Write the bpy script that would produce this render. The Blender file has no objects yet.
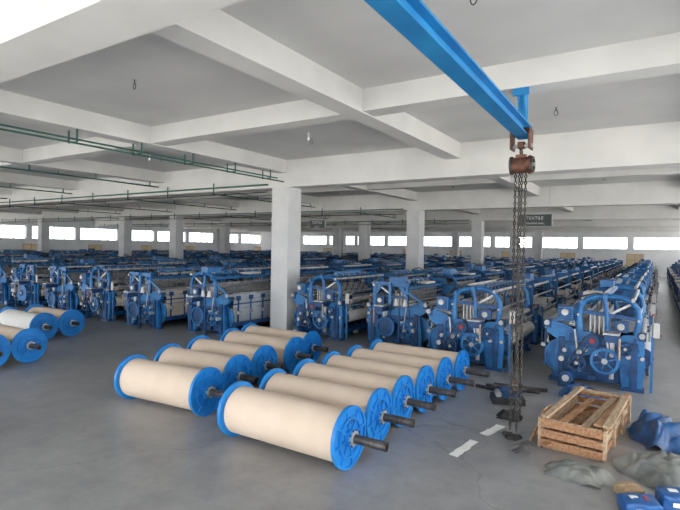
import bpy, math, random
from mathutils import Vector, Matrix, noise
random.seed(7)
D=bpy.data
scene=bpy.context.scene
scene.view_settings.view_transform='Standard'
scene.view_settings.exposure=0.52

# ---------------------------------------------------------------- materials
def newmat(name):
    m=D.materials.new(name); m.use_nodes=True
    nt=m.node_tree; b=nt.nodes['Principled BSDF']
    return m,nt,b
def N(nt,t,**kw):
    n=nt.nodes.new(t)
    for k,v in kw.items():
        if hasattr(n,k): setattr(n,k,v)
        else: n.inputs[k.replace('_',' ')].default_value=v
    return n
def noisy(name,c1,c2,scale=3.0,rough=.6,metal=0.0,bump=0.0,detail=6,stretch=(1,1,1),lo=.35,hi=.65,spec=None):
    m,nt,b=newmat(name)
    tc=N(nt,'ShaderNodeTexCoord'); mp=N(nt,'ShaderNodeMapping'); mp.inputs['Scale'].default_value=stretch
    nt.links.new(tc.outputs['Object'],mp.inputs['Vector'])
    nz=N(nt,'ShaderNodeTexNoise'); nz.inputs['Scale'].default_value=scale; nz.inputs['Detail'].default_value=detail
    nt.links.new(mp.outputs[0],nz.inputs['Vector'])
    r=N(nt,'ShaderNodeValToRGB'); e=r.color_ramp.elements
    e[0].position=lo; e[0].color=(*c1,1); e[1].position=hi; e[1].color=(*c2,1)
    nt.links.new(nz.outputs['Fac'],r.inputs['Fac']); nt.links.new(r.outputs['Color'],b.inputs['Base Color'])
    b.inputs['Roughness'].default_value=rough; b.inputs['Metallic'].default_value=metal
    if spec is not None: b.inputs['Specular IOR Level'].default_value=spec
    if bump>0:
        bp=N(nt,'ShaderNodeBump'); bp.inputs['Strength'].default_value=bump; bp.inputs['Distance'].default_value=.02
        nt.links.new(nz.outputs['Fac'],bp.inputs['Height']); nt.links.new(bp.outputs[0],b.inputs['Normal'])
    return m
M={}
M['ceil']=noisy('painted_ceiling',(.62,.62,.62),(.70,.70,.69),.7,.85)
M['beam']=noisy('painted_beam',(.64,.64,.625),(.72,.715,.70),1.2,.8,bump=.05)
M['wall']=noisy('painted_wall',(.66,.67,.68),(.74,.74,.74),.8,.85)
M['col']=noisy('painted_column',(.60,.61,.62),(.70,.70,.70),1.5,.7)
M['blue']=noisy('blue_enamel',(.010,.10,.30),(.022,.19,.46),5,.40)
M['dblue']=noisy('dark_blue_enamel',(.005,.035,.11),(.010,.075,.23),5,.5)
M['drum']=noisy('drum_blue_paint',(.012,.19,.56),(.015,.25,.68),3,.38)
M['rail']=noisy('rail_blue_paint',(.012,.19,.48),(.018,.26,.58),2,.4)
M['steel']=noisy('worn_steel',(.30,.31,.32),(.55,.55,.55),6,.4,.45)
M['pipe']=noisy('greasy_steel_pipe',(.05,.045,.045),(.13,.12,.12),9,.45,.5)
M['black']=noisy('black_rubber',(.01,.01,.012),(.03,.03,.03),6,.6)
M['white']=noisy('white_yarn',(.62,.61,.59),(.76,.75,.72),20,.85,stretch=(1,14,1))
M['cream']=noisy('cream_yarn',(.55,.49,.40),(.68,.61,.52),20,.85,stretch=(1,14,1))
M['greyyarn']=noisy('grey_yarn',(.38,.41,.46),(.50,.53,.57),20,.85,stretch=(1,14,1))
M['greybox']=noisy('grey_enamel',(.42,.43,.43),(.52,.53,.53),5,.5)
M['wood']=noisy('rough_pine',(.28,.13,.06),(.50,.28,.15),5,.75,stretch=(6,1,6))
M['wood2']=noisy('weathered_plank',(.36,.24,.15),(.56,.42,.28),5,.8,stretch=(6,1,6))
M['red']=noisy('red_paint',(.35,.02,.015),(.5,.04,.03),5,.45)
M['rust']=noisy('rusty_iron',(.06,.028,.02),(.20,.09,.06),12,.65,.35)
M['chain']=noisy('oily_chain_steel',(.035,.032,.030),(.11,.10,.092),15,.5,.6)
M['green']=noisy('green_conduit',(.02,.09,.075),(.04,.13,.105),5,.5)
M['tarp']=noisy('grey_tarpaulin',(.13,.145,.14),(.26,.26,.24),4,.8,bump=.3)
M['brag']=noisy('blue_plastic_sheet',(.010,.04,.12),(.02,.10,.28),6,.4,bump=.3)
M['parcel']=noisy('blue_printed_wrap',(.012,.07,.24),(.02,.14,.40),6,.35,bump=.2)
M['paper_sunpatch']=noisy('white_paper_and_sun_patch',(.8,.8,.76),(.88,.88,.85),5,.8)  # parcel labels, and the white that paints sunlight on the floor strips
M['sign']=noisy('sign_board',(.012,.02,.02),(.02,.035,.035),5,.4)
M['ground']=noisy('outside_ground',(.50,.48,.45),(.60,.58,.54),.5,.9)
M['frame']=noisy('window_frame_paint',(.45,.46,.47),(.55,.56,.57),3,.6)
M['cone']=noisy('yarn_cone',(.6,.6,.58),(.72,.72,.70),20,.85)
M['card']=noisy('cardboard',(.30,.20,.11),(.42,.30,.18),5,.85)

m,nt,b=newmat('wound_cream_yarn')
tc=N(nt,'ShaderNodeTexCoord'); wv=N(nt,'ShaderNodeTexWave'); wv.bands_direction='X'
wv.inputs['Scale'].default_value=14; wv.inputs['Distortion'].default_value=.6; wv.inputs['Detail'].default_value=3
nz=N(nt,'ShaderNodeTexNoise'); nz.inputs['Scale'].default_value=1.8; nz.inputs['Detail'].default_value=5
nt.links.new(tc.outputs['Object'],wv.inputs['Vector']); nt.links.new(tc.outputs['Object'],nz.inputs['Vector'])
mx=N(nt,'ShaderNodeMath',operation='MULTIPLY_ADD'); mx.inputs[1].default_value=.06
nt.links.new(wv.outputs['Fac'],mx.inputs[0]); nt.links.new(nz.outputs['Fac'],mx.inputs[2])
r=N(nt,'ShaderNodeValToRGB'); e=r.color_ramp.elements; e[0].position=.30;e[0].color=(.65,.515,.40,1); e[1].position=.75;e[1].color=(.75,.62,.505,1)
nt.links.new(mx.outputs[0],r.inputs['Fac']); nt.links.new(r.outputs['Color'],b.inputs['Base Color'])
b.inputs['Roughness'].default_value=.85; M['roll']=m

m,nt,b=newmat('worn_concrete_floor')
tc=N(nt,'ShaderNodeTexCoord')
n1=N(nt,'ShaderNodeTexNoise'); n1.inputs['Scale'].default_value=.35; n1.inputs['Detail'].default_value=8; n1.inputs['Roughness'].default_value=.62
n2=N(nt,'ShaderNodeTexNoise'); n2.inputs['Scale'].default_value=2.6; n2.inputs['Detail'].default_value=10; n2.inputs['Roughness'].default_value=.75
n3=N(nt,'ShaderNodeTexNoise'); n3.inputs['Scale'].default_value=.7; n3.inputs['Detail'].default_value=10; n3.inputs['Roughness'].default_value=.6; n3.inputs['Distortion'].default_value=.6
for n in (n1,n2,n3): nt.links.new(tc.outputs['Object'],n.inputs['Vector'])
a=N(nt,'ShaderNodeMath',operation='MULTIPLY_ADD'); a.inputs[1].default_value=.6
nt.links.new(n2.outputs['Fac'],a.inputs[0])
a2=N(nt,'ShaderNodeMath',operation='MULTIPLY'); a2.inputs[1].default_value=.45
nt.links.new(n1.outputs['Fac'],a2.inputs[0]); nt.links.new(a2.outputs[0],a.inputs[2])
r=N(nt,'ShaderNodeValToRGB'); e=r.color_ramp.elements; e[0].position=.36;e[0].color=(.22,.223,.227,1); e[1].position=.68;e[1].color=(.37,.37,.37,1)
nt.links.new(a.outputs[0],r.inputs['Fac'])
st=N(nt,'ShaderNodeValToRGB'); e=st.color_ramp.elements; e[0].position=.30;e[0].color=(.86,.86,.865,1); e[1].position=.70;e[1].color=(1.10,1.10,1.09,1)
nt.links.new(n3.outputs['Fac'],st.inputs['Fac'])
vo=N(nt,'ShaderNodeTexVoronoi'); vo.feature='DISTANCE_TO_EDGE'; vo.inputs['Scale'].default_value=.22
wr=N(nt,'ShaderNodeTexNoise'); wr.inputs['Scale'].default_value=1.3; wr.inputs['Detail'].default_value=6
nt.links.new(tc.outputs['Object'],wr.inputs['Vector'])
ad=N(nt,'ShaderNodeVectorMath',operation='MULTIPLY_ADD'); ad.inputs[1].default_value=(.9,.9,0)
nt.links.new(wr.outputs['Color'],ad.inputs[0]); nt.links.new(tc.outputs['Object'],ad.inputs[2]); nt.links.new(ad.outputs[0],vo.inputs['Vector'])
cr=N(nt,'ShaderNodeValToRGB'); e=cr.color_ramp.elements; e[0].position=0;e[0].color=(.74,.74,.74,1); e[1].position=.003;e[1].color=(1,1,1,1)
nt.links.new(vo.outputs['Distance'],cr.inputs['Fac'])
mm=N(nt,'ShaderNodeMix',data_type='RGBA',blend_type='MULTIPLY'); mm.inputs[0].default_value=1
nt.links.new(r.outputs['Color'],mm.inputs[6]); nt.links.new(cr.outputs['Color'],mm.inputs[7])
m2=N(nt,'ShaderNodeMix',data_type='RGBA',blend_type='MULTIPLY'); m2.inputs[0].default_value=1
nt.links.new(mm.outputs[2],m2.inputs[6]); nt.links.new(st.outputs['Color'],m2.inputs[7])
nt.links.new(m2.outputs[2],b.inputs['Base Color'])
rr=N(nt,'ShaderNodeMapRange'); rr.inputs['To Min'].default_value=.26; rr.inputs['To Max'].default_value=.44
nt.links.new(n3.outputs['Fac'],rr.inputs['Value']); nt.links.new(rr.outputs[0],b.inputs['Roughness']); b.inputs['Specular IOR Level'].default_value=.55
bp=N(nt,'ShaderNodeBump'); bp.inputs['Strength'].default_value=.10; bp.inputs['Distance'].default_value=.01
nt.links.new(n2.outputs['Fac'],bp.inputs['Height']); nt.links.new(bp.outputs[0],b.inputs['Normal'])
M['floor']=m

m,nt,b=newmat('tan_backlit_shutter')
b.inputs['Base Color'].default_value=(.62,.54,.40,1); b.inputs['Roughness'].default_value=.8
tr=N(nt,'ShaderNodeBsdfTranslucent'); tr.inputs['Color'].default_value=(.42,.36,.26,1)
ms=N(nt,'ShaderNodeMixShader'); ms.inputs[0].default_value=.35
out=[n for n in nt.nodes if n.type=='OUTPUT_MATERIAL'][0]
nt.links.new(b.outputs[0],ms.inputs[1]); nt.links.new(tr.outputs[0],ms.inputs[2]); nt.links.new(ms.outputs[0],out.inputs['Surface'])
M['shutter']=m
m,nt,b=newmat('text_white'); b.inputs['Base Color'].default_value=(.75,.75,.75,1); M['txt']=m
m,nt,b=newmat('marker_ink'); b.inputs['Base Color'].default_value=(.02,.02,.03,1); M['ink']=m
m,nt,b=newmat('lamp_glass'); b.inputs['Base Color'].default_value=(.9,.9,.9,1); b.inputs['Roughness'].default_value=.2; M['lamp']=m

# ---------------------------------------------------------------- mesh builder
class MB:
    def __init__(s): s.v=[];s.f=[];s.m=[];s.s=[];s.names=[]
    def mi(s,k):
        if k not in s.names: s.names.append(k)
        return s.names.index(k)
    def add(s,vs,fs,k,smooth=False):
        o=len(s.v); s.v+= [tuple(v) for v in vs]; i=s.mi(k)
        for f in fs: s.f.append(tuple(o+a for a in f)); s.m.append(i); s.s.append(smooth)
    def box(s,c,sz,k,R=None):
        hx,hy,hz=[a/2 for a in sz]; c=Vector(c)
        vs=[Vector((x,y,z)) for x in(-hx,hx) for y in(-hy,hy) for z in(-hz,hz)]
        if R is not None: vs=[R@v for v in vs]
        s.add([c+v for v in vs],[(0,1,3,2),(4,6,7,5),(0,4,5,1),(2,3,7,6),(0,2,6,4),(1,5,7,3)],k)
    def beam(s,p,q,w,h,k,up=(0,0,1)):
        p=Vector(p);q=Vector(q);d=q-p;L=d.length;d.normalize();u=Vector(up)
        if abs(d.dot(u))>.98:u=Vector((1,0,0))
        sd=d.cross(u).normalized();u=sd.cross(d)
        R=Matrix((sd,d,u)).transposed()
        s.box((p+q)/2,(w,L,h),k,R)
    def cyl(s,p,q,r,k,n=14,r2=None,caps=True):
        p=Vector(p);q=Vector(q);r2=r if r2 is None else r2
        d=(q-p).normalized();u=Vector((0,0,1)) if abs(d.z)<.9 else Vector((1,0,0))
        a=d.cross(u).normalized();b=a.cross(d)
        vs=[]
        for c,rr in((p,r),(q,r2)):
            for i in range(n):
                t=2*math.pi*i/n; vs.append(c+(a*math.cos(t)+b*math.sin(t))*rr)
        s.add(vs,[(i,(i+1)%n,n+(i+1)%n,n+i) for i in range(n)],k,True)
        if caps:
            s.add(vs[:n],[tuple(range(n))[::-1]],k); s.add(vs[n:],[tuple(range(n))],k)
    def tube(s,path,r,k,n=8,closed=False):
        P=[Vector(p) for p in path];L=len(P);vs=[];pn=None
        for i,p in enumerate(P):
            if closed: d=P[(i+1)%L]-P[i-1]
            else: d=P[min(i+1,L-1)]-P[max(i-1,0)]
            d.normalize()
            if pn is None:
                u=Vector((0,0,1)) if abs(d.z)<.9 else Vector((1,0,0)); pn=d.cross(u).normalized()
            else: pn=(pn-d*pn.dot(d)).normalized()
            b=pn.cross(d); rr=r[i] if isinstance(r,(list,tuple)) else r
            for j in range(n):
                t=2*math.pi*j/n; vs.append(p+(pn*math.cos(t)+b*math.sin(t))*rr)
        fs=[]
        for i in range(L if closed else L-1):
            o=i*n;o2=((i+1)%L)*n
            for j in range(n): fs.append((o+j,o+(j+1)%n,o2+(j+1)%n,o2+j))
        s.add(vs,fs,k,True)
        if not closed:
            s.add(vs[:n],[tuple(range(n))],k); s.add(vs[-n:],[tuple(range(n))[::-1]],k)
    def prism(s,poly,y0,y1,k):
        n=len(poly); vs=[(x,y0,z) for x,z in poly]+[(x,y1,z) for x,z in poly]
        s.add(vs,[tuple(range(n)),tuple(range(n,2*n))[::-1]]+[(i,i+n,(i+1)%n+n,(i+1)%n) for i in range(n)],k)
    def ring(s,c,ax,ro,ri,th,k,n=24):
        c=Vector(c);d=Vector(ax).normalized();u=Vector((0,0,1)) if abs(d.z)<.9 else Vector((1,0,0))
        a=d.cross(u).normalized();b=a.cross(d);vs=[]
        for rr,o in((ro,-.5),(ro,.5),(ri,.5),(ri,-.5)):
            for i in range(n):
                t=2*math.pi*i/n; vs.append(c+d*th*o+(a*math.cos(t)+b*math.sin(t))*rr)
        fs=[]
        for q in range(4):
            o=q*n;o2=((q+1)%4)*n
            for i in range(n): fs.append((o+i,o+(i+1)%n,o2+(i+1)%n,o2+i))
        s.add(vs,fs,k)
    def wheel(s,c,r,th,k,sp=5,teeth=0,hub='steel'):
        c=Vector(c); s.ring(c,(0,1,0),r,r*.82,th,k,28)
        s.cyl(c-Vector((0,th*.9,0)),c+Vector((0,th*.9,0)),r*.22,hub,12)
        for i in range(sp):
            t=2*math.pi*i/sp+.3; d=Vector((math.cos(t),0,math.sin(t)))
            s.beam(c+d*r*.15,c+d*r*.86,th*.5,r*.12,k,up=(0,1,0))
        for i in range(teeth):
            t=2*math.pi*i/teeth; d=Vector((math.cos(t),0,math.sin(t)))
            s.beam(c+d*r*.97,c+d*r*1.06,th*.8,r*.09,k,up=(0,1,0))
    def mesh(s,name):
        me=D.meshes.new(name); me.from_pydata(s.v,[],s.f)
        for k in s.names: me.materials.append(M[k])
        me.polygons.foreach_set('material_index',s.m); me.polygons.foreach_set('use_smooth',s.s)
        me.update(); return me
    def obj(s,name,loc=(0,0,0),rz=0,parent=None):
        o=D.objects.new(name,s.mesh(name)); o.location=loc; o.rotation_euler=(0,0,rz)
        scene.collection.objects.link(o)
        if parent: o.parent=parent
        return o
def boxo(name,lo,hi,k):
    b=MB(); b.box([(a+c)/2 for a,c in zip(lo,hi)],[c-a for a,c in zip(lo,hi)],k); return b.obj(name)

# ---------------------------------------------------------------- shell
XL,XR,YN,YF=-49.0,7.0,-5.0,58.0
CE=4.92; SB=4.56; MBm=4.15
boxo('floor',(XL-.3,YN-.3,-.2),(XR+.3,YF+.3,0),'floor')
boxo('ground',(-160,-160,-.5),(160,200,-.21),'ground')
boxo('ceiling',(XL-.3,YN-.3,CE),(XR+.3,YF+.3,CE+.25),'ceil')
mains=[2.25,11.4,20.6,29.8,39.0,48.2]
longs=[1.0,-4.05,-9.14,-14.5,-19.85,-25.2,-30.4,-35.8,-41.0]
b=MB()
for y in mains: b.box(((XL+XR)/2,y,(MBm+CE)/2),(XR-XL,.5,CE-MBm),'beam')
b.obj('ceiling_beam')
b=MB()
ys=[YN]+mains+[YF]
for x in longs:
    for i in range(len(ys)-1):
        a=ys[i]+(.25 if i else 0); c=ys[i+1]-(.25 if i<len(ys)-2 else 0)
        b.box((x,(a+c)/2,(SB+CE)/2),(.36,c-a,CE-SB),'beam')
b.obj('ceiling_beam')
b=MB()
for y in [-1.4]+[(mains[i]+mains[i+1])/2 for i in range(len(mains)-1)]+[53.1]:
    xs=[XR]+longs+[XL]
    for i in range(len(xs)-1):
        a=xs[i]-(.18 if i else 0); c=xs[i+1]+(.18 if i<len(xs)-2 else 0)
        b.box(((a+c)/2,y,(SB+CE)/2+.01),(a-c,.36,CE-SB-.02),'beam')
b.obj('ceiling_beam')
colpos=[(-9.14,11.4),(-9.14,20.6),(-9.14,29.8),(-9.14,39),(-9.14,48.2),(-25.2,20.6),(-30.4,20.6),(-41,20.6),(-17,29.8),(-30.4,29.8),(-25.2,39),(-17,39),(-41,39),(-30.4,48.2),(-17,48.2)]
for x,y in colpos:
    b=MB(); b.box((0,0,MBm/2),(.6,.6,MBm),'col'); b.obj('column',(x,y,0))
def wall(name,axis,pos,th,a0,a1,z1,ops,k='wall'):
    A=sorted({a0,a1}|{o[0] for o in ops}|{o[1] for o in ops}); Z=sorted({0,z1}|{o[2] for o in ops}|{o[3] for o in ops})
    b=MB()
    for i in range(len(A)-1):
        for j in range(len(Z)-1):
            ca=(A[i]+A[i+1])/2; cz=(Z[j]+Z[j+1])/2
            if any(o[0]<ca<o[1] and o[2]<cz<o[3] for o in ops): continue
            if axis=='x': b.box((pos,ca,cz),(th,A[i+1]-A[i],Z[j+1]-Z[j]),k)
            else: b.box((ca,pos,cz),(A[i+1]-A[i],th,Z[j+1]-Z[j]),k)
    return b.obj(name)
def rng(a,b,s):
    r=[];x=a
    while x<b: r.append(x); x+=s
    return r
opsF=[];opsL=[];shF=[];shL=[]
for x in rng(XL+1,XR-4,4.6): opsF.append((x,x+4.1,2.65,3.9))
for i,x in enumerate(rng(XL+3,XR-3,6.2)): opsF.append((x,x+1.5,.9,2.2)); shF.append((x,x+1.5))
for y in rng(YN+1,YF-4,4.6): opsL.append((y,y+4.1,2.65,3.9))
for i,y in enumerate(rng(YN+3,YF-3,6.2)): opsL.append((y,y+1.5,.9,2.2)); shL.append((y,y+1.5))
wall('wall_far','y',YF+.15,.3,XL-.3,XR+.3,CE,opsF)
wall('wall_left','x',XL-.15,.3,YN,YF,CE,opsL)
opsB=[(x,x+4.4,.15,4.0) for x in rng(XL+.6,XR-4,5.1)]
opsR=[(y,y+4.4,.15,4.0) for y in rng(YN+.6,YF-4.4,5.1)]
wall('wall_back','y',YN-.15,.3,XL-.3,XR+.3,CE,opsB)
wall('wall_right','x',XR+.15,.3,YN,YF,CE,opsR)
wn=1
for (a0,a1,z0,z1) in [o for o in opsF if o[2]>2]:
    b=MB()
    for k in range(5):
        x=a0+(a1-a0)*k/4; b.box((x+(.03 if k==0 else -.03 if k==4 else 0),YF+.15,(z0+z1)/2),(.06,.08,z1-z0),'frame')
    for z in(z0+.03,z1-.03): b.box(((a0+a1)/2,YF+.15,z),(a1-a0,.07,.06),'frame')
    b.obj('window_%d'%wn); wn+=1
for (a0,a1,z0,z1) in [o for o in opsL if o[2]>2]:
    b=MB()
    for k in range(5):
        y=a0+(a1-a0)*k/4; b.box((XL-.15,y+(.03 if k==0 else -.03 if k==4 else 0),(z0+z1)/2),(.08,.06,z1-z0),'frame')
    for z in(z0+.03,z1-.03): b.box((XL-.15,(a0+a1)/2,z),(.07,a1-a0,.06),'frame')
    b.obj('window_%d'%wn); wn+=1
for a0,a1 in shF:
    b=MB(); b.box(((a0+a1)/2,YF+.12,1.55),(a1-a0,.03,1.3),'shutter')
    for x in (a0+.04,(a0+a1)/2,a1-.04): b.box((x,YF+.07,1.55),(.06,.05,1.3),'wood2')
    for z in (.94,1.55,2.16): b.box(((a0+a1)/2,YF+.07,z),(a1-a0,.04,.05),'wood2')
    b.obj('window_%d'%wn); wn+=1
for a0,a1 in shL:
    b=MB(); b.box((XL-.12,(a0+a1)/2,1.55),(.03,a1-a0,1.3),'shutter')
    for y in (a0+.04,(a0+a1)/2,a1-.04): b.box((XL-.07,y,1.55),(.05,.06,1.3),'wood2')
    for z in (.94,1.55,2.16): b.box((XL-.07,(a0+a1)/2,z),(.04,a1-a0,.05),'wood2')
    b.obj('window_%d'%wn); wn+=1

# ---------------------------------------------------------------- loom
def loom(yarn,var,boxy):
    b=MB(); W=1.25
    frame=[(-.78,0),(-.52,0),(-.50,.30),(-.36,.50),(-.08,.58),(.20,.52),(.36,.34),(.40,0),(.70,0),(.74,.45),(.72,.92),(.60,1.0),(.40,.98),(.26,.86),(.05,.92),(-.15,.98),(-.40,1.0),(-.58,1.10),(-.82,1.14),(-.92,1.04),(-.86,.90),(-.70,.80),(-.76,.40)]
    TZ=1.56 if boxy else 1.66
    for s in(-1,1):
        y=s*W
        b.prism(frame,y-.045,y+.045,'blue')
        b.box((-.08,y-s*.10,.36),(1.15,.03,.60),'dblue')
        b.box((-.65,y,.03),(.36,.2,.06),'dblue'); b.box((.55,y,.03),(.38,.2,.06),'dblue')
        b.box((.0,y+s*.07,.74),(1.3,.05,.07),'dblue')
        b.box((-.62,y+s*.06,.45),(.10,.05,.8),'dblue'); b.box((.58,y+s*.06,.45),(.10,.05,.8),'dblue')
        if boxy:
            for xx in(-.34,.12,.56): b.box((xx,y,1.26),(.08,.07,.62),'blue')
            b.box((.11,y,TZ),(1.02,.08,.09),'blue'); b.box((.11,y,1.24),(.98,.05,.05),'dblue')
            b.prism([(-.38,1.0),(-.30,1.0),(-.30,1.2),(-.1,1.5),(-.38,1.5)],y-.02,y+.02,'blue')
            b.prism([(.60,1.0),(.52,1.0),(.52,1.25),(.34,1.5),(.60,1.5)],y-.02,y+.02,'blue')
        else:
            arc=[(-.32,y,.98),(-.34,y,1.25),(-.31,y,1.46),(-.20,y,1.60),(.0,y,1.66),(.30,y,1.66),(.50,y,1.60),(.61,y,1.46),(.64,y,1.25),(.60,y,1.0)]
            b.tube(arc,[.075,.06,.055,.05,.05,.05,.05,.05,.055,.06],'blue',8)
            b.tube([(.16,y,.9),(.14,y,1.2),(.10,y,1.5),(.08,y,1.65)],[.06,.045,.04,.045],'blue',8)
            b.beam((-.32,y,1.36),(.62,y,1.28),.05,.07,'dblue')
        b.beam((-.84,y,1.08),(-.32,y,1.40),.035,.05,'blue')
        b.beam((.12,y,1.30),(.50,y,1.54),.03,.04,'steel')
        b.box((.36,y+s*.06,1.14),(.24,.10,.20),'dblue'); b.cyl((.36,y+s*.06,1.14),(.36,y+s*.14,1.14),.06,'steel',12)
        for k in range(5):
            x0=-.55+k*.26
            b.beam((x0,y+s*.13,.2+.05*(k%3)),(x0+.10*(-1)**k,y+s*.13,.95+.08*(k%2)),.018,.03,'steel' if k%2 else 'dblue')
            b.cyl((x0,y+s*.09,.62),(x0,y+s*.17,.62),.04,'steel',10)
        b.box((.23,y+s*.22,.95),(.22,.42,.12),'dblue'); b.box((.23,y+s*.22,1.03),(.26,.40,.03),'steel')
        b.beam((.23,y+s*.10,.18),(.23,y+s*.10,.92),.05,.07,'steel')
        b.cyl((.36,y+s*.42,.97),(.36,y+s*.42,.60),.018,'wood2',8)
        b.box((-.86,y,1.08),(.1,.14,.16),'dblue'); b.box((.69,y,.98),(.12,.14,.14),'dblue')
    for x,z,r,k in[(.10,TZ,.045,'blue'),(-.28,TZ-.12,.04,'blue'),(.54,TZ-.04,.035,'steel'),(-.88,1.10,.05,'steel'),(.1,.30,.035,'steel'),(.30,.50,.03,'steel'),(-.2,.65,.03,'steel'),(.69,1.0,.05,'steel'),(.63,1.26,.022,'steel'),(-.34,1.30,.022,'steel')]:
        b.cyl((x,-W-.12,z),(x,W+.12,z),r,k,10)
    b.box((.62,0,.84),(.09,2*W,.12),'blue'); b.box((.60,0,.22),(.08,2*W,.12),'blue'); b.box((-.66,0,.86),(.07,2*W,.10),'blue'); b.box((-.10,0,.13),(.12,2*W,.10),'dblue')
    b.box((.40,0,.45),(.02,2*W-.3,.5),'black')
    b.cyl((-.60,-W+.12,.46),(-.60,W-.12,.46),.25,yarn,26); b.cyl((-.60,-W-.2,.46),(-.60,W+.2,.46),.05,'steel',10)
    for s in(-1,1):
        b.cyl((-.60,s*(W-.13),.46),(-.60,s*(W-.10),.46),.34,'blue',28); b.ring((-.60,s*(W-.085),.46),(0,1,0),.345,.31,.03,'blue',28)
    def sheet(p,q,k,w=2*W-.26,t=.012):
        b.beam((p[0],0,p[1]),(q[0],0,q[1]),w,t,k)
    sheet((-.845,.48),(-.935,1.10),yarn); sheet((-.90,1.152),(-.18,.99),yarn); sheet((-.18,.99),(.22,1.0),yarn); sheet((.22,1.0),(.69,1.056),yarn)
    for k in range(3): b.cyl((-.885-.02*k,-W+.06,.72+.13*k),(-.885-.02*k,W-.06,.72+.13*k),.018,'dblue' if k%2 else 'steel',7)
    b.box((-.93,0,.30),(.05,2*W-.1,.10),'dblue')
    for k in range(5):
        yy=-1.0+k*.5
        b.beam((-.945,yy,.26),(-.965,yy,1.08),.03,.035,'blue' if k%2 else 'dblue',up=(0,1,0))
        b.cyl((-.99,yy-.05,.62),(-.99,yy+.05,.62),.045,'steel',10)
        b.box((-.965,yy,1.02),(.06,.12,.12),'dblue')
    b.cyl((.70,-W+.1,.60),(.70,W-.1,.60),.15,yarn,22); b.cyl((.70,-W-.1,.60),(.70,W+.1,.60),.035,'steel',8)
    for s in(-1,1): b.cyl((.70,s*(W-.1),.60),(.70,s*(W-.07),.60),.17,'dblue',18)
    b.cyl((.80,-W+.1,.90),(.80,W-.1,.90),.02,'steel',8); b.cyl((.78,-W+.1,.30),(.78,W-.1,.30),.022,'dblue',8)
    for k in range(6):
        yy=-1.05+k*.42
        b.beam((.66,yy,.24),(.78,yy,.42),.03,.03,'dblue'); b.box((.68,yy+.12,.86),(.10,.14,.12),'blue' if k%2 else 'greybox')
        b.cyl((.66,yy+.25,.78),(.74,yy+.25,.78),.04,'steel',12)
        b.box((.5,yy+.05,.12),(.14,.08,.2),'dblue' if k%2 else 'steel')
    for k in range(4): b.cyl((-.52+k*.06,-W+.1,1.12-k*.012),(-.52+k*.06,W-.1,1.12-k*.012),.012,'black',6)
    for k in range(44):
        yy=-1.08+k*2.16/43
        b.box((-.43,yy,1.085),(.20,.008,.08),'steel')
    for i in range(4):
        x=-.15+i*.075; dz=(.05,-.03,.03,-.05)[i]
        for z in(1.32,.74): b.box((x,0,z+dz),(.025,2*W-.14,.06),'steel')
        for s in(-1,1): b.box((x,s*(W-.09),1.03+dz),(.025,.03,.62),'steel')
        for j in range(34):
            b.box((x,-W+.16+j*(2*W-.32)/33,1.03+dz),(.006,.012,.54),'greybox' if i%2 else 'steel')
        for yy in(-.8,0,.8):
            b.box((x,yy,1.47),(.012,.02,.27),'black')
    for k in range(7):
        yy=-.96+k*.32
        b.box((.08,yy,TZ-.06),(.42,.05,.05),'dblue'); b.ring((.08,yy,TZ-.01),(0,1,0),.07,.045,.03,'steel',12)
        b.beam((-.28,yy+.03,TZ-.12),(.54,yy+.03,TZ-.03),.02,.03,'blue')
        b.beam((.54,yy+.08,TZ-.04),(.30,yy+.08,1.12),.010,.012,'black')
    b.box((.23,0,.90),(.13,2*W,.09),'wood2'); b.box((.25,0,1.02),(.02,2*W-.2,.14),'steel'); b.box((.25,0,1.10),(.06,2*W-.1,.03),'dblue')
    y=-W-.17
    if boxy:
        b.prism([(-.10,.28),(.34,.28),(.46,.44),(.46,.70),(.30,.86),(-.06,.86),(-.20,.66),(-.20,.42)],y-.05,y+.05,'blue')
        b.cyl((.13,y-.07,.57),(.13,y-.05,.57),.12,'dblue',18); b.cyl((.13,y-.09,.57),(.13,y-.07,.57),.04,'steel',12)
        b.box((-.40,y-.04,.74),(.26,.14,.34),'greybox'); b.box((-.40,y-.115,.78),(.18,.01,.16),'dblue')
    else:
        b.wheel((.12,y,.50),.23,.05,'blue',6,30); b.cyl((.12,y+.03,.50),(.12,y+.05,.50),.2,'dblue',22)
        b.wheel((.44,y,.76),.12,.05,'dblue',4,18)
        b.cyl((-.08,y-.10,.86),(-.08,y-.03,.86),.12,'dblue',22); b.cyl((-.08,y-.12,.86),(-.08,y-.09,.86),.045,'red',12)
    b.wheel((-.34,y-.03,.42),.15,.05,'dblue',5,24)
    b.cyl((-.48,y-.30,.17),(-.48,y-.03,.17),.12,'dblue',16); b.cyl((-.48,y-.33,.17),(-.48,y-.30,.17),.06,'steel',12)
    b.box((-.48,y-.17,.03),(.26,.26,.06),'dblue')
    b.beam((-.42,y-.04,.28),(-.02,y-.04,.98),.03,.02,'black'); b.beam((-.58,y-.04,.22),(-.20,y-.04,.92),.03,.02,'black')
    b.box((-.55,-W,1.30),(.26,.30,.26),'blue')
    for k in range(5): b.box((-.55,-W-.165,1.21+k*.045),(.22,.03,.02),'dblue')
    b.box((-.55,-W,1.44),(.30,.32,.03),'dblue'); b.cyl((-.55,-W-.24,1.34),(-.55,-W-.15,1.34),.06,'steel',14)
    b.tube([(-.50,-W-.1,1.45),(-.3,-W-.15,1.64),(-.05,-W-.12,1.72),(.08,-W,TZ+.03)],.016,'black',6)
    y=W+.17
    b.cyl((.12,y,.50),(.12,y+.05,.50),.24,'dblue',24); b.ring((.12,y+.06,.50),(0,1,0),.25,.21,.06,'blue',24)
    b.wheel((-.38,y,.45),.18,.05,'blue',5,26); b.box((.42,y+.02,.62),(.2,.14,.3),'dblue')
    b.box((.90,-W+.02,1.12),(.10,.20,.26),'greybox'); b.beam((.84,-W+.02,.0),(.84,-W+.02,1.0),.04,.04,'blue')
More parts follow.
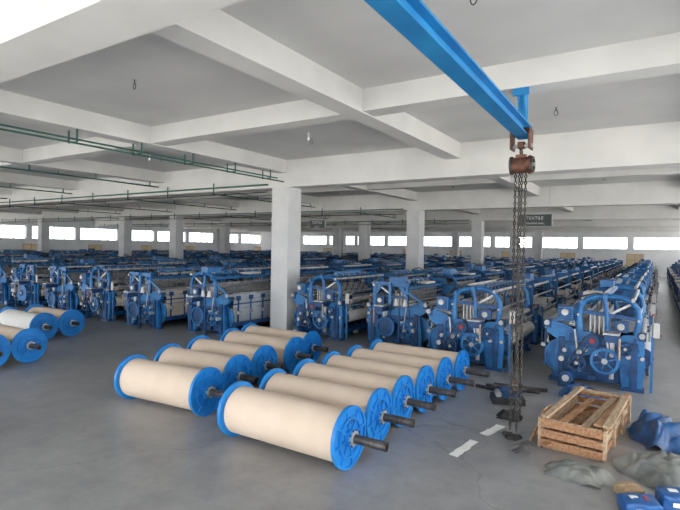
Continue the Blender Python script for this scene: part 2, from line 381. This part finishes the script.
    b.box((.954,-W+.02,1.16),(.012,.14,.10),'black'); b.cyl((.95,-W-.04,1.04),(.97,-W-.04,1.04),.018,'red',8)
    b.tube([(.66,W-.2,.7),(.84,W-.22,.95),(.84,W-.24,1.12)],.015,'steel',6); b.cyl((.84,W-.24,1.12),(.84,W-.24,1.16),.025,'red',8)
    if var:
        for i in range(var):
            b.cyl((-.45+i*.24,W+.34,1.06),(-.45+i*.24,W+.34,1.22),.06,'cone',12,r2=.035)
        b.beam((-.55,W+.34,1.05),(-.15,W+.34,1.05),.06,.02,'dblue'); b.beam((-.3,W+.34,.0),(-.3,W+.34,1.05),.035,.035,'dblue')
        b.beam((-.3,W+.34,.7),(-.3,W+.05,.7),.03,.03,'dblue')
    if var==1:
        b.box((.12,0,TZ+.09),(.10,1.3,.06),'blue')
        for yy in(-.5,.5): b.cyl((.1,yy,TZ),(.12,yy,TZ+.08),.03,'dblue',8)
        b.cyl((.0,-.7,TZ-.02),(.0,.7,TZ-.02),.05,'greybox',10)
    if var==2:
        b.box((-.05,W-.1,TZ+.11),(.26,.5,.14),'blue'); b.box((-.05,W-.1,TZ+.19),(.3,.54,.02),'dblue'); b.cyl((.1,W-.25,TZ),(.1,W-.25,TZ+.05),.06,'steel')
        b.box((-.2,-.3,TZ-.02),(.3,.6,.05),'white')
    if var==0:
        b.beam((.32,-1.2,TZ+.06),(.32,1.2,TZ+.06),.04,.03,'dblue')
        for k in range(8): b.beam((.32,-1.0+k*.28,TZ+.04),(.26,-1.0+k*.28,1.12),.010,.010,'steel')
        b.cyl((-.1,-1.1,TZ+.04),(-.1,1.1,TZ+.04),.028,'white',8)
    return b.mesh('power_loom')
looms=[loom('white',0,False),loom('cream',1,True),loom('greyyarn',2,False),loom('white',1,False),loom('white',2,True),loom('cream',0,True)]
rows=[(-3.3,9.9),(-.9,9.85),(-5.55,10.9),(-7.72,10.7),(-10.6,9.3)]+[(-12.9-2.3*i,8.9) for i in range(15)]+[(1.75,16.0),(4.2,16.0)]
bgcol=D.collections.new('power_loom_rows')
for ri,(x,y0) in enumerate(rows):
    y=y0+1.7; i=0
    while y<YF-3:
        hit=any(abs(x-cx)<1.32 and abs(y-cy)<2.1 for cx,cy in colpos)
        if not hit and not (ri>7 and i>0 and random.random()<.06):
            o=D.objects.new('power_loom',looms[(ri*5+i*3+(i*i)%5+(3 if ri==1 else 0))%6])
            o.location=(x+random.uniform(-.05,.05),y,0)
            if ri in(2,4) or (ri>4 and ri%2==1): o.rotation_euler=(0,0,math.pi)
            if math.hypot(x,y)<23: scene.collection.objects.link(o)
            else: bgcol.objects.link(o)
        y+=3.5; i+=1
e=D.objects.new('power_loom_rows',None); e.instance_type='COLLECTION'; e.instance_collection=bgcol; scene.collection.objects.link(e)

# ---------------------------------------------------------------- warp beams (drums)
def drum(name,xr,y,L,rz=0,rc=.298,pr=.45,pl=.15,lab=None,yarn='roll'):
    b=MB(); R=.35
    b.cyl((-L+.03,0,R),(-.03,0,R),rc,yarn,48)
    b.cyl((-L-pl,0,R),(pr,0,R),.052,'pipe',18,caps=False)
    b.ring((pr,0,R),(1,0,0),.054,.035,.02,'pipe',18); b.cyl((pr-.05,0,R),(pr-.04,0,R),.04,'black',12)
    for x,d in((0,1),(-L,-1)):
        b.cyl((x-.012,0,R),(x+.012,0,R),R-.006,'drum',48); b.ring((x+d*.012,0,R),(1,0,0),R,R-.028,.045,'drum',48)
        b.ring((x+d*.025,0,R),(1,0,0),.23,.205,.03,'drum',36)
        b.cyl((x,0,R),(x+d*.07,0,R),.105,'drum',24); b.ring((x+d*.07,0,R),(1,0,0),.085,.05,.05,'steel',20)
        for i in range(8):
            t=i*math.pi/4+.2; c,s_=math.cos(t),math.sin(t)
            b.beam((x+d*.022,c*.1,R+s_*.1),(x+d*.022,c*.325,R+s_*.325),.03,.02,'drum',up=(1,0,0))
            b.cyl((x+d*.07,c*.09,R+s_*.09),(x+d*.082,c*.09,R+s_*.09),.01,'black',6)
    o=b.obj(name,(xr,y,0),rz)
    if lab:
        t=D.curves.new('label','FONT'); t.body=lab; t.size=.13; t.align_x='CENTER'
        to=D.objects.new('label',t); t.materials.append(M['ink']); scene.collection.objects.link(to); to.parent=o
        to.location=(.032,-.02,R+.15); to.rotation_euler=(math.pi/2,0,math.pi/2)
    return o
for (y,lab,jx,rz) in[(4.76,'17A',0,.0),(5.58,'11A',-.06,.01),(6.33,'19K',-.08,-.01),(7.07,None,-.06,.0),(7.80,None,-.02,.01),(8.53,None,.02,-.01)]:
    drum('warp_beam_roll',-2.88+jx,y,1.68,rz,lab=lab,pr=.48)
for (x,y,rz,L) in[(-5.48,5.05,.08,1.53),(-5.72,5.92,.04,1.58),(-5.88,6.76,.02,1.62),(-5.95,7.75,.0,1.70),(-6.1,8.5,.0,1.72)]:
    drum('warp_beam_roll',x,y,L,rz,pr=.40)
for (x,y) in[(-10.78,4.44),(-10.84,5.17)]: drum('warp_beam_roll',x,y,1.8,0,pr=.4)
for (x,y,k) in[(-12.9,6.5,'white'),(-13.0,7.25,'roll')]: drum('warp_beam_roll',x,y,1.8,0,pr=.3,yarn=k)

# ---------------------------------------------------------------- crane rail, hoist, chains
rx=-1.53; hy=6.78
b=MB()
for z,h,w_ in((3.991,.022,.17),(4.137,.022,.17),(4.064,.13,.022)): b.box((0,-5.48,z),(w_,11.4,h),'rail')
b.box((0,.21,4.064),(.17,.02,.165),'rail')
b.obj('crane_rail',(rx,hy,0),.022)
b=MB()
b.box((rx,6.86,4.352),(.08,.14,.40),'rail'); b.box((rx,6.69,4.60),(.20,.04,.22),'rail')
for s in(-1,1):
    b.cyl((rx+s*.07,6.67,4.66),(rx+s*.07,6.65,4.66),.018,'steel',8)
    b.beam((rx+s*.04,6.86,4.17),(rx+s*.04,6.70,4.5),.02,.04,'rail')
b.obj('rail_bracket')
b=MB()
for s in(-1,1):
    b.box((rx+s*.115,hy,3.93),(.018,.22,.26),'rust')
    for dy in(-.07,.07):
        b.cyl((rx+s*.12,hy+dy,4.04),(rx+s*.03,hy+dy,4.04),.034,'rust',14)
b.cyl((rx-.14,hy,3.85),(rx+.14,hy,3.85),.025,'steel',10)
b.box((rx,hy,3.86),(.08,.10,.08),'rust')
b.ring((rx,hy,3.77),(1,0,0),.05,.03,.025,'chain',14)
b.cyl((rx-.10,hy,3.60),(rx+.10,hy,3.60),.105,'rust',22); b.cyl((rx-.13,hy,3.60),(rx-.10,hy,3.60),.12,'chain',22); b.cyl((rx+.10,hy,3.60),(rx+.13,hy,3.60),.12,'rust',22)
b.ring((rx+.145,hy,3.60),(1,0,0),.105,.08,.03,'chain',20); b.box((rx,hy,3.71),(.12,.10,.05),'rust')
b.cyl((rx+.13,hy,3.60),(rx+.17,hy,3.60),.025,'steel',10)
def chain(b,pts,link=.06,r=.0085,wd=.014):
    P=[Vector(p) for p in pts]; pos=[];step=link*.74;carry=0
    for i in range(len(P)-1):
        d=P[i+1]-P[i];L=d.length;d.normalize();t=carry
        while t<L: pos.append((P[i]+d*t,d)); t+=step
        carry=t-L
    for i,(p,d) in enumerate(pos):
        u=Vector((0,1,0)) if abs(d.y)<.9 else Vector((1,0,0))
        a=d.cross(u).normalized(); c=a.cross(d)
        s=a if i%2 else c
        path=[]
        for j in range(8):
            t=2*math.pi*j/8; path.append(p+d*(math.sin(t)*(link/2-r))+s*(math.cos(t)*wd))
        b.tube(path,r,'chain',5,closed=True)
cx=[(rx-.060,hy-.02),(rx-.022,hy+.03),(rx+.022,hy-.03),(rx+.060,hy+.02)]
for i,(x,y) in enumerate(cx):
    zb=(.10,.30,.10,.42)[i]
    chain(b,[(x,y,3.50),(x+.006*math.sin(i*2),y,2.0),(x+.005,y,zb)])
chain(b,[(cx[1][0]+.005,cx[1][1],.30),(rx+.02,hy+.03,.22),(cx[3][0]+.005,cx[3][1],.42)])
hx=rx+.0; hz=-.10
b.box((hx,hy,.80+hz),(.06,.06,.14),'rust'); b.cyl((hx-.04,hy,.80+hz),(hx+.04,hy,.80+hz),.045,'chain',14)
b.tube([(hx,hy,.73+hz),(hx,hy,.66+hz),(hx+.04,hy,.61+hz),(hx+.035,hy,.55+hz),(hx-.01,hy,.53+hz),(hx-.045,hy,.57+hz)],[.013,.015,.018,.018,.015,.008],'chain',8)
for k in range(4):
    cxx=rx+random.uniform(-.08,.04);cyy=hy+random.uniform(-.12,.08);R0=random.uniform(.04,.08)
    pts=[(cxx+R0*math.cos(t*.7),cyy+R0*.8*math.sin(t*.7),.02+.010*(k)+.004*math.sin(t*3)) for t in range(10)]
    chain(b,pts)
b.obj('chain_hoist')

# ---------------------------------------------------------------- wooden crate
b=MB(); Lc,Wc,Hc=1.95,.74,.40
for s in(-1,1):
    for k in range(3): b.box((s*Wc/2,0,.07+k*.135),(.025,Lc,.10),'wood' if k!=1 else 'wood2')
    for yy in(-.93,-.31,.31,.93): b.box((s*(Wc/2+.03),yy,.20),(.035,.09,.40),'wood2')
    for k in range(3): b.box((0,s*(Lc/2),.07+k*.135),(Wc,.025,.10),'wood')
    b.box((0,s*(Lc/2-.03),.37),(Wc,.05,.05),'wood2')
for k in range(6): b.box((-.3+k*.12,0,.02),(.10,Lc,.03),'wood2')
for i,(yy,a) in enumerate([(-.55,.1),(.1,-.15),(.5,.2)]):
    b.beam((-.3,yy-.5,.08+.04*i),(.28,yy+.45,.12+.04*i),.09,.03,'wood',)
b.beam((-.34,-.95,.415),(-.30,.95,.415),.08,.03,'wood2'); b.beam((.30,-.9,.43),(.36,.98,.415),.09,.03,'wood')
b.beam((.1,-.9,.30),(.2,.8,.36),.10,.025,'wood2'); b.beam((.42,-.95,.45),(.38,.7,.46),.10,.025,'wood2')
b.beam((-.16,-.85,.33),(-.10,.75,.30),.09,.025,'wood')
for i,(y0,y1) in enumerate([(-.88,-.66),(-.66,-.54),(-.34,-.44)]):
    b.beam((-.53,y0,.02),(-.42,y1,.43),.07,.02,'wood2' if i%2 else 'wood',up=(1,0,0))
cr_o=b.obj('wooden_crate',(-.74,7.55,0),-.10); cr_o.scale=(.93,.95,.93)

# ---------------------------------------------------------------- cloth heaps
def heap(name,c,rxx,ryy,h,k,seed,n=90,rough=1.0,rz=0):
    b=MB(); vs=[];fs=[]
    for i in range(n+1):
        for j in range(n+1):
            u=i/n*2-1;v=j/n*2-1
            x=u*rxx;y=v*ryy
            ang=math.atan2(v,u)
            rad=(abs(u)**2.4+abs(v)**2.4)**(1/2.4)*(1+.12*math.sin(ang*5+seed)+.07*math.sin(ang*9+seed*2))
            rr=max(0,1-rad)
            f=min(1,rr*1.9); f=f*f*(3-2*f)
            w1=noise.noise(Vector((x*2.2,y*2.2,seed)))
            w2=noise.noise(Vector((x*4.5,y*4.5,seed+3)))
            fold=math.sqrt(.04+math.sin((x*.8+y*.6)*10+w1*7+w2*2.5)**2)
            fold2=math.sqrt(.04+math.sin((x*-.6+y*.8)*17+w1*9+w2*4)**2)
            z=h*f*(.50+w1*.5+w2*.2+fold*.20*rough+fold2*.11*rough)+.010
            if rr<=0: z=.004
            vs.append((x+.03*w2,y+.03*noise.noise(Vector((x*6,y*6,2))),max(.004,z)))
    for i in range(n):
        for j in range(n):
            a=i*(n+1)+j; q=(a,a+n+1,a+n+2,a+1)
            if all(vs[t][2]<=.005 for t in q): continue
            fs.append(q)
    b.add(vs,fs,k,True); return b.obj(name,(c[0],c[1],0),rz)
heap('grey_tarpaulin',(.30,6.66),.68,.50,.24,'tarp',1.3)
heap('tarpaulin_scrap',(-.66,6.08),.36,.27,.11,'tarp',4.7,rz=.1)
heap('blue_plastic_sheet',(.16,7.85),.42,.50,.34,'brag',8.1,rz=.1)
heap('blue_rag_heap',(-1.02,9.25),.34,.20,.20,'brag',12.4,rz=.0)
heap('dark_cloth_bundle',(-1.78,7.55),.18,.16,.12,'black',3.3)
def sack(name,c,sz,rz,k='parcel'):
    b=MB(); n=12; vs=[];fs=[]
    sx,sy,sz_=sz
    def P(u,v,w):
        l=(abs(u)**9+abs(v)**9+abs(w)**9)**(1/9); u,v,w=u/l,v/l,w/l
        x,y,z=u*sx/2,v*sy/2,w*sz_/2
        z*=1-.15*max(abs(u),abs(v))**4
        d=.010*noise.noise(Vector((x*12+c[0]*5,y*12,z*12)))
        return (x+d,y+d,max(-sz_/2,z+d)+sz_/2)
    for ax in range(3):
        for sg in(-1,1):
            o=len(vs)
            for i in range(n+1):
                for j in range(n+1):
                    a=i/n*2-1;q=j/n*2-1
                    p=[0,0,0];p[ax]=sg;p[(ax+1)%3]=a;p[(ax+2)%3]=q
                    vs.append(P(*p))
            for i in range(n):
                for j in range(n):
                    a=o+i*(n+1)+j; f=(a,a+n+1,a+n+2,a+1); fs.append(f if sg>0 else f[::-1])
    b.add(vs,fs,k,True)
    if k=='parcel':
        b.box((-sx*.15,0,sz_+.0),(sx*.22,sy*.25,.006),'paper_sunpatch'); b.box((sx*.15,0,sz_+.002),(sx*.08,sy*.3,.006),'red')
        b.box((0,-sy/2,sz_*.5),(sx*.5,.012,sz_*.22),'paper_sunpatch')
    else:
        b.box((0,0,sz_+.001),(sx*.9,sy*.10,.004),'wood2')
    return b.obj(name,(c[0],c[1],0),rz)
sack('blue_parcel',(-.08,5.52),(.34,.24,.15),.45); sack('blue_parcel',(.24,5.82),(.36,.24,.18),.3); sack('cardboard_box',(-.18,5.84),(.24,.18,.12),.7,'card')
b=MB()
def sun_patch(cx_,cy_,w_,L_,a_,sd):  # thin white strip on the floor, painted in place of a sunlight patch
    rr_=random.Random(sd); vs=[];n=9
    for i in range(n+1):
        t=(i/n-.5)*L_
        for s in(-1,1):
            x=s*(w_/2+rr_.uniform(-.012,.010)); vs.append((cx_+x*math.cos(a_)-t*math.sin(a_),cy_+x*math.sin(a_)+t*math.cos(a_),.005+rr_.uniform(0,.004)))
    b.add(vs,[(2*i,2*i+1,2*i+3,2*i+2) for i in range(n)],'paper_sunpatch')
sun_patch(-1.97,6.05,.12,.62,-.12,1); sun_patch(-1.84,6.88,.13,.50,-.2,2)
b.obj('sun_patch_strip')
b=MB()
for i in range(9):
    x=-1.38+random.uniform(-.08,.06);y=6.3+random.uniform(-.1,.1)
    b.tube([(x,y,.02+.010*i),(x+.10,y+.03,.08+.01*i),(x+.15,y+.10,.02+.010*i)],.010,'pipe',6)
b.obj('iron_hook_pile')
b=MB()
for i,(x,y,a,L) in enumerate([(-2.1,9.05,.1,.9),(-2.0,9.22,.15,.9),(-2.3,8.80,-.2,.8)]):
    d=Vector((math.cos(a),math.sin(a),0))*L/2
    b.cyl(Vector((x,y,.03))-d,Vector((x,y,.03))+d,.03,'pipe',10)
b.obj('steel_pipe_bundle')
b=MB()
b.box((0,0,.05),(.5,.36,.10),'black'); b.box((.05,0,.16),(.3,.26,.12),'dblue'); b.cyl((-.15,-.1,.14),(-.15,.1,.14),.05,'steel',12); b.cyl((.1,-.2,.2),(.1,.2,.2),.03,'rust',10)
b.obj('machine_part',(-2.0,8.30,0),.4)

# ---------------------------------------------------------------- ceiling services
b=MB()
x=-9.14
for dx,z in((-.12,4.42),(.12,4.30)):
    b.cyl((x+dx,YN+.05,z),(x+dx,11.1,z),.018,'green',8)
for y in rng(-3,11,1.35):
    if abs(y-2.25)<.3: continue
    b.box((x,y,4.33),(.30,.03,.02),'green')
    for dx in(-.14,.14): b.box((x+dx,y,4.445),(.02,.03,.23),'green')
b.obj('cable_conduit')
for yy,zz in((11.08,4.25),(20.28,4.2),(29.5,4.2)):
    b=MB(); b.cyl((XL+1,yy,zz),(-9.6,yy,zz),.025,'green',8); b.cyl((XL+1,yy-.02,zz-.22),(-9.6,yy-.02,zz-.22),.018,'black',6)
    for x in rng(XL+2,-10,2.2): b.box((x,yy-.02,zz-.05),(.03,.03,.38),'green')
    b.obj('cable_conduit')
for x in(-14.5,-19.85,-25.2,-30.4):
    b=MB()
    for i in range(len(mains)-1):
        b.cyl((x+.1,max(mains[i],2)+.26,4.40),(x+.1,mains[i+1]-.4,4.40),.022,'green',8)
        for y in rng(max(mains[i],2)+.8,mains[i+1]-.4,1.9): b.box((x+.1,y,4.47),(.03,.03,.18),'green')
    b.obj('cable_conduit')
def hook(x,y):
    b=MB(); b.cyl((0,0,0),(0,0,-.06),.008,'black',6)
    b.tube([(.03*math.cos(t*math.pi/5),0,-.10+.045*math.sin(t*math.pi/5)) for t in range(10)],.006,'black',6,closed=True)
    b.cyl((0,0,0),(0,0,-.01),.03,'greybox',12)
    b.obj('fan_hook',(x,y,CE))
for x in(-6.6,-1.5,-11.8,-17.2):
    for y in(4.6,9.1,13.6,18.3): hook(x,y)
def lamp(x,y):
    b=MB(); b.cyl((0,0,0),(0,0,-.04),.04,'greybox',14); b.cyl((0,0,-.04),(0,0,-.09),.02,'greybox',10)
    b.tube([(0,0,-.08),(0,0,-.10),(0,0,-.13),(0,0,-.155),(0,0,-.165)],[.015,.025,.032,.022,.004],'lamp',12)
    b.obj('light_bulb',(x,y,CE))
for x,y in((-6.4,8.7),(-11.8,8.7),(-6.4,16),(-1.6,16)): lamp(x,y)
def sign(x,y,w,h,z,l1,l2,top):
    b=MB(); b.box((0,0,0),(w,.04,h),'sign')
    for zz in(-h/2,h/2): b.box((0,0,zz),(w+.04,.06,.03),'greybox')
    for s in(-1,1): b.box((s*w/2,0,0),(.03,.06,h),'greybox'); b.cyl((s*w*.4,0,h/2),(s*w*.4,0,top-z),.008,'steel',6)
    o=b.obj('hanging_sign',(x,y,z),0)
    for t_,zz,sz in((l1,.03,.17),(l2,-.15,.10)):
        t=D.curves.new('lettering','FONT'); t.body=t_; t.size=sz; t.align_x='CENTER'; t.materials.append(M['txt'])
        to=D.objects.new('lettering',t); scene.collection.objects.link(to); to.parent=o; to.location=(0,-.026,zz); to.rotation_euler=(math.pi/2,0,0)
sign(-4.0,20.25,1.25,.48,3.62,'TEXTILE','WEAVING HALL',4.9)
sign(-14.2,20.15,.95,.42,3.55,'TEXTILE','LINE 2',4.9)

# ---------------------------------------------------------------- light
w=D.worlds.new('world'); scene.world=w; w.use_nodes=True
bg=w.node_tree.nodes['Background']; bg.inputs[0].default_value=(.93,.965,1,1); bg.inputs[1].default_value=4.4
s=D.lights.new('sun','SUN'); s.energy=11.5; s.angle=.02; s.color=(1,.96,.90)
so=D.objects.new('sun',s); scene.collection.objects.link(so)
d=Vector((-.40,.30,-1.0)).normalized(); so.rotation_euler=d.to_track_quat('-Z','Y').to_euler(); so.location=(10,-20,30)

# ---------------------------------------------------------------- camera
yaw=math.radians(32.5); p=math.radians(1.04); a=math.radians(1.0)
fh=Vector((-math.sin(yaw),math.cos(yaw),0)); R=Vector((math.cos(yaw),math.sin(yaw),0)); Z=Vector((0,0,1))
F=fh*math.cos(p)-Z*math.sin(p); U=R.cross(F)
R2=R*math.cos(a)+U*math.sin(a); U2=U*math.cos(a)-R*math.sin(a)
cam=D.cameras.new('camera'); cam.sensor_width=36; cam.lens=497/680*36; cam.clip_end=500
co=D.objects.new('camera',cam); scene.collection.objects.link(co)
co.matrix_world=Matrix.Translation((0,0,2.5))@Matrix((R2,U2,-F)).transposed().to_4x4()
scene.camera=co
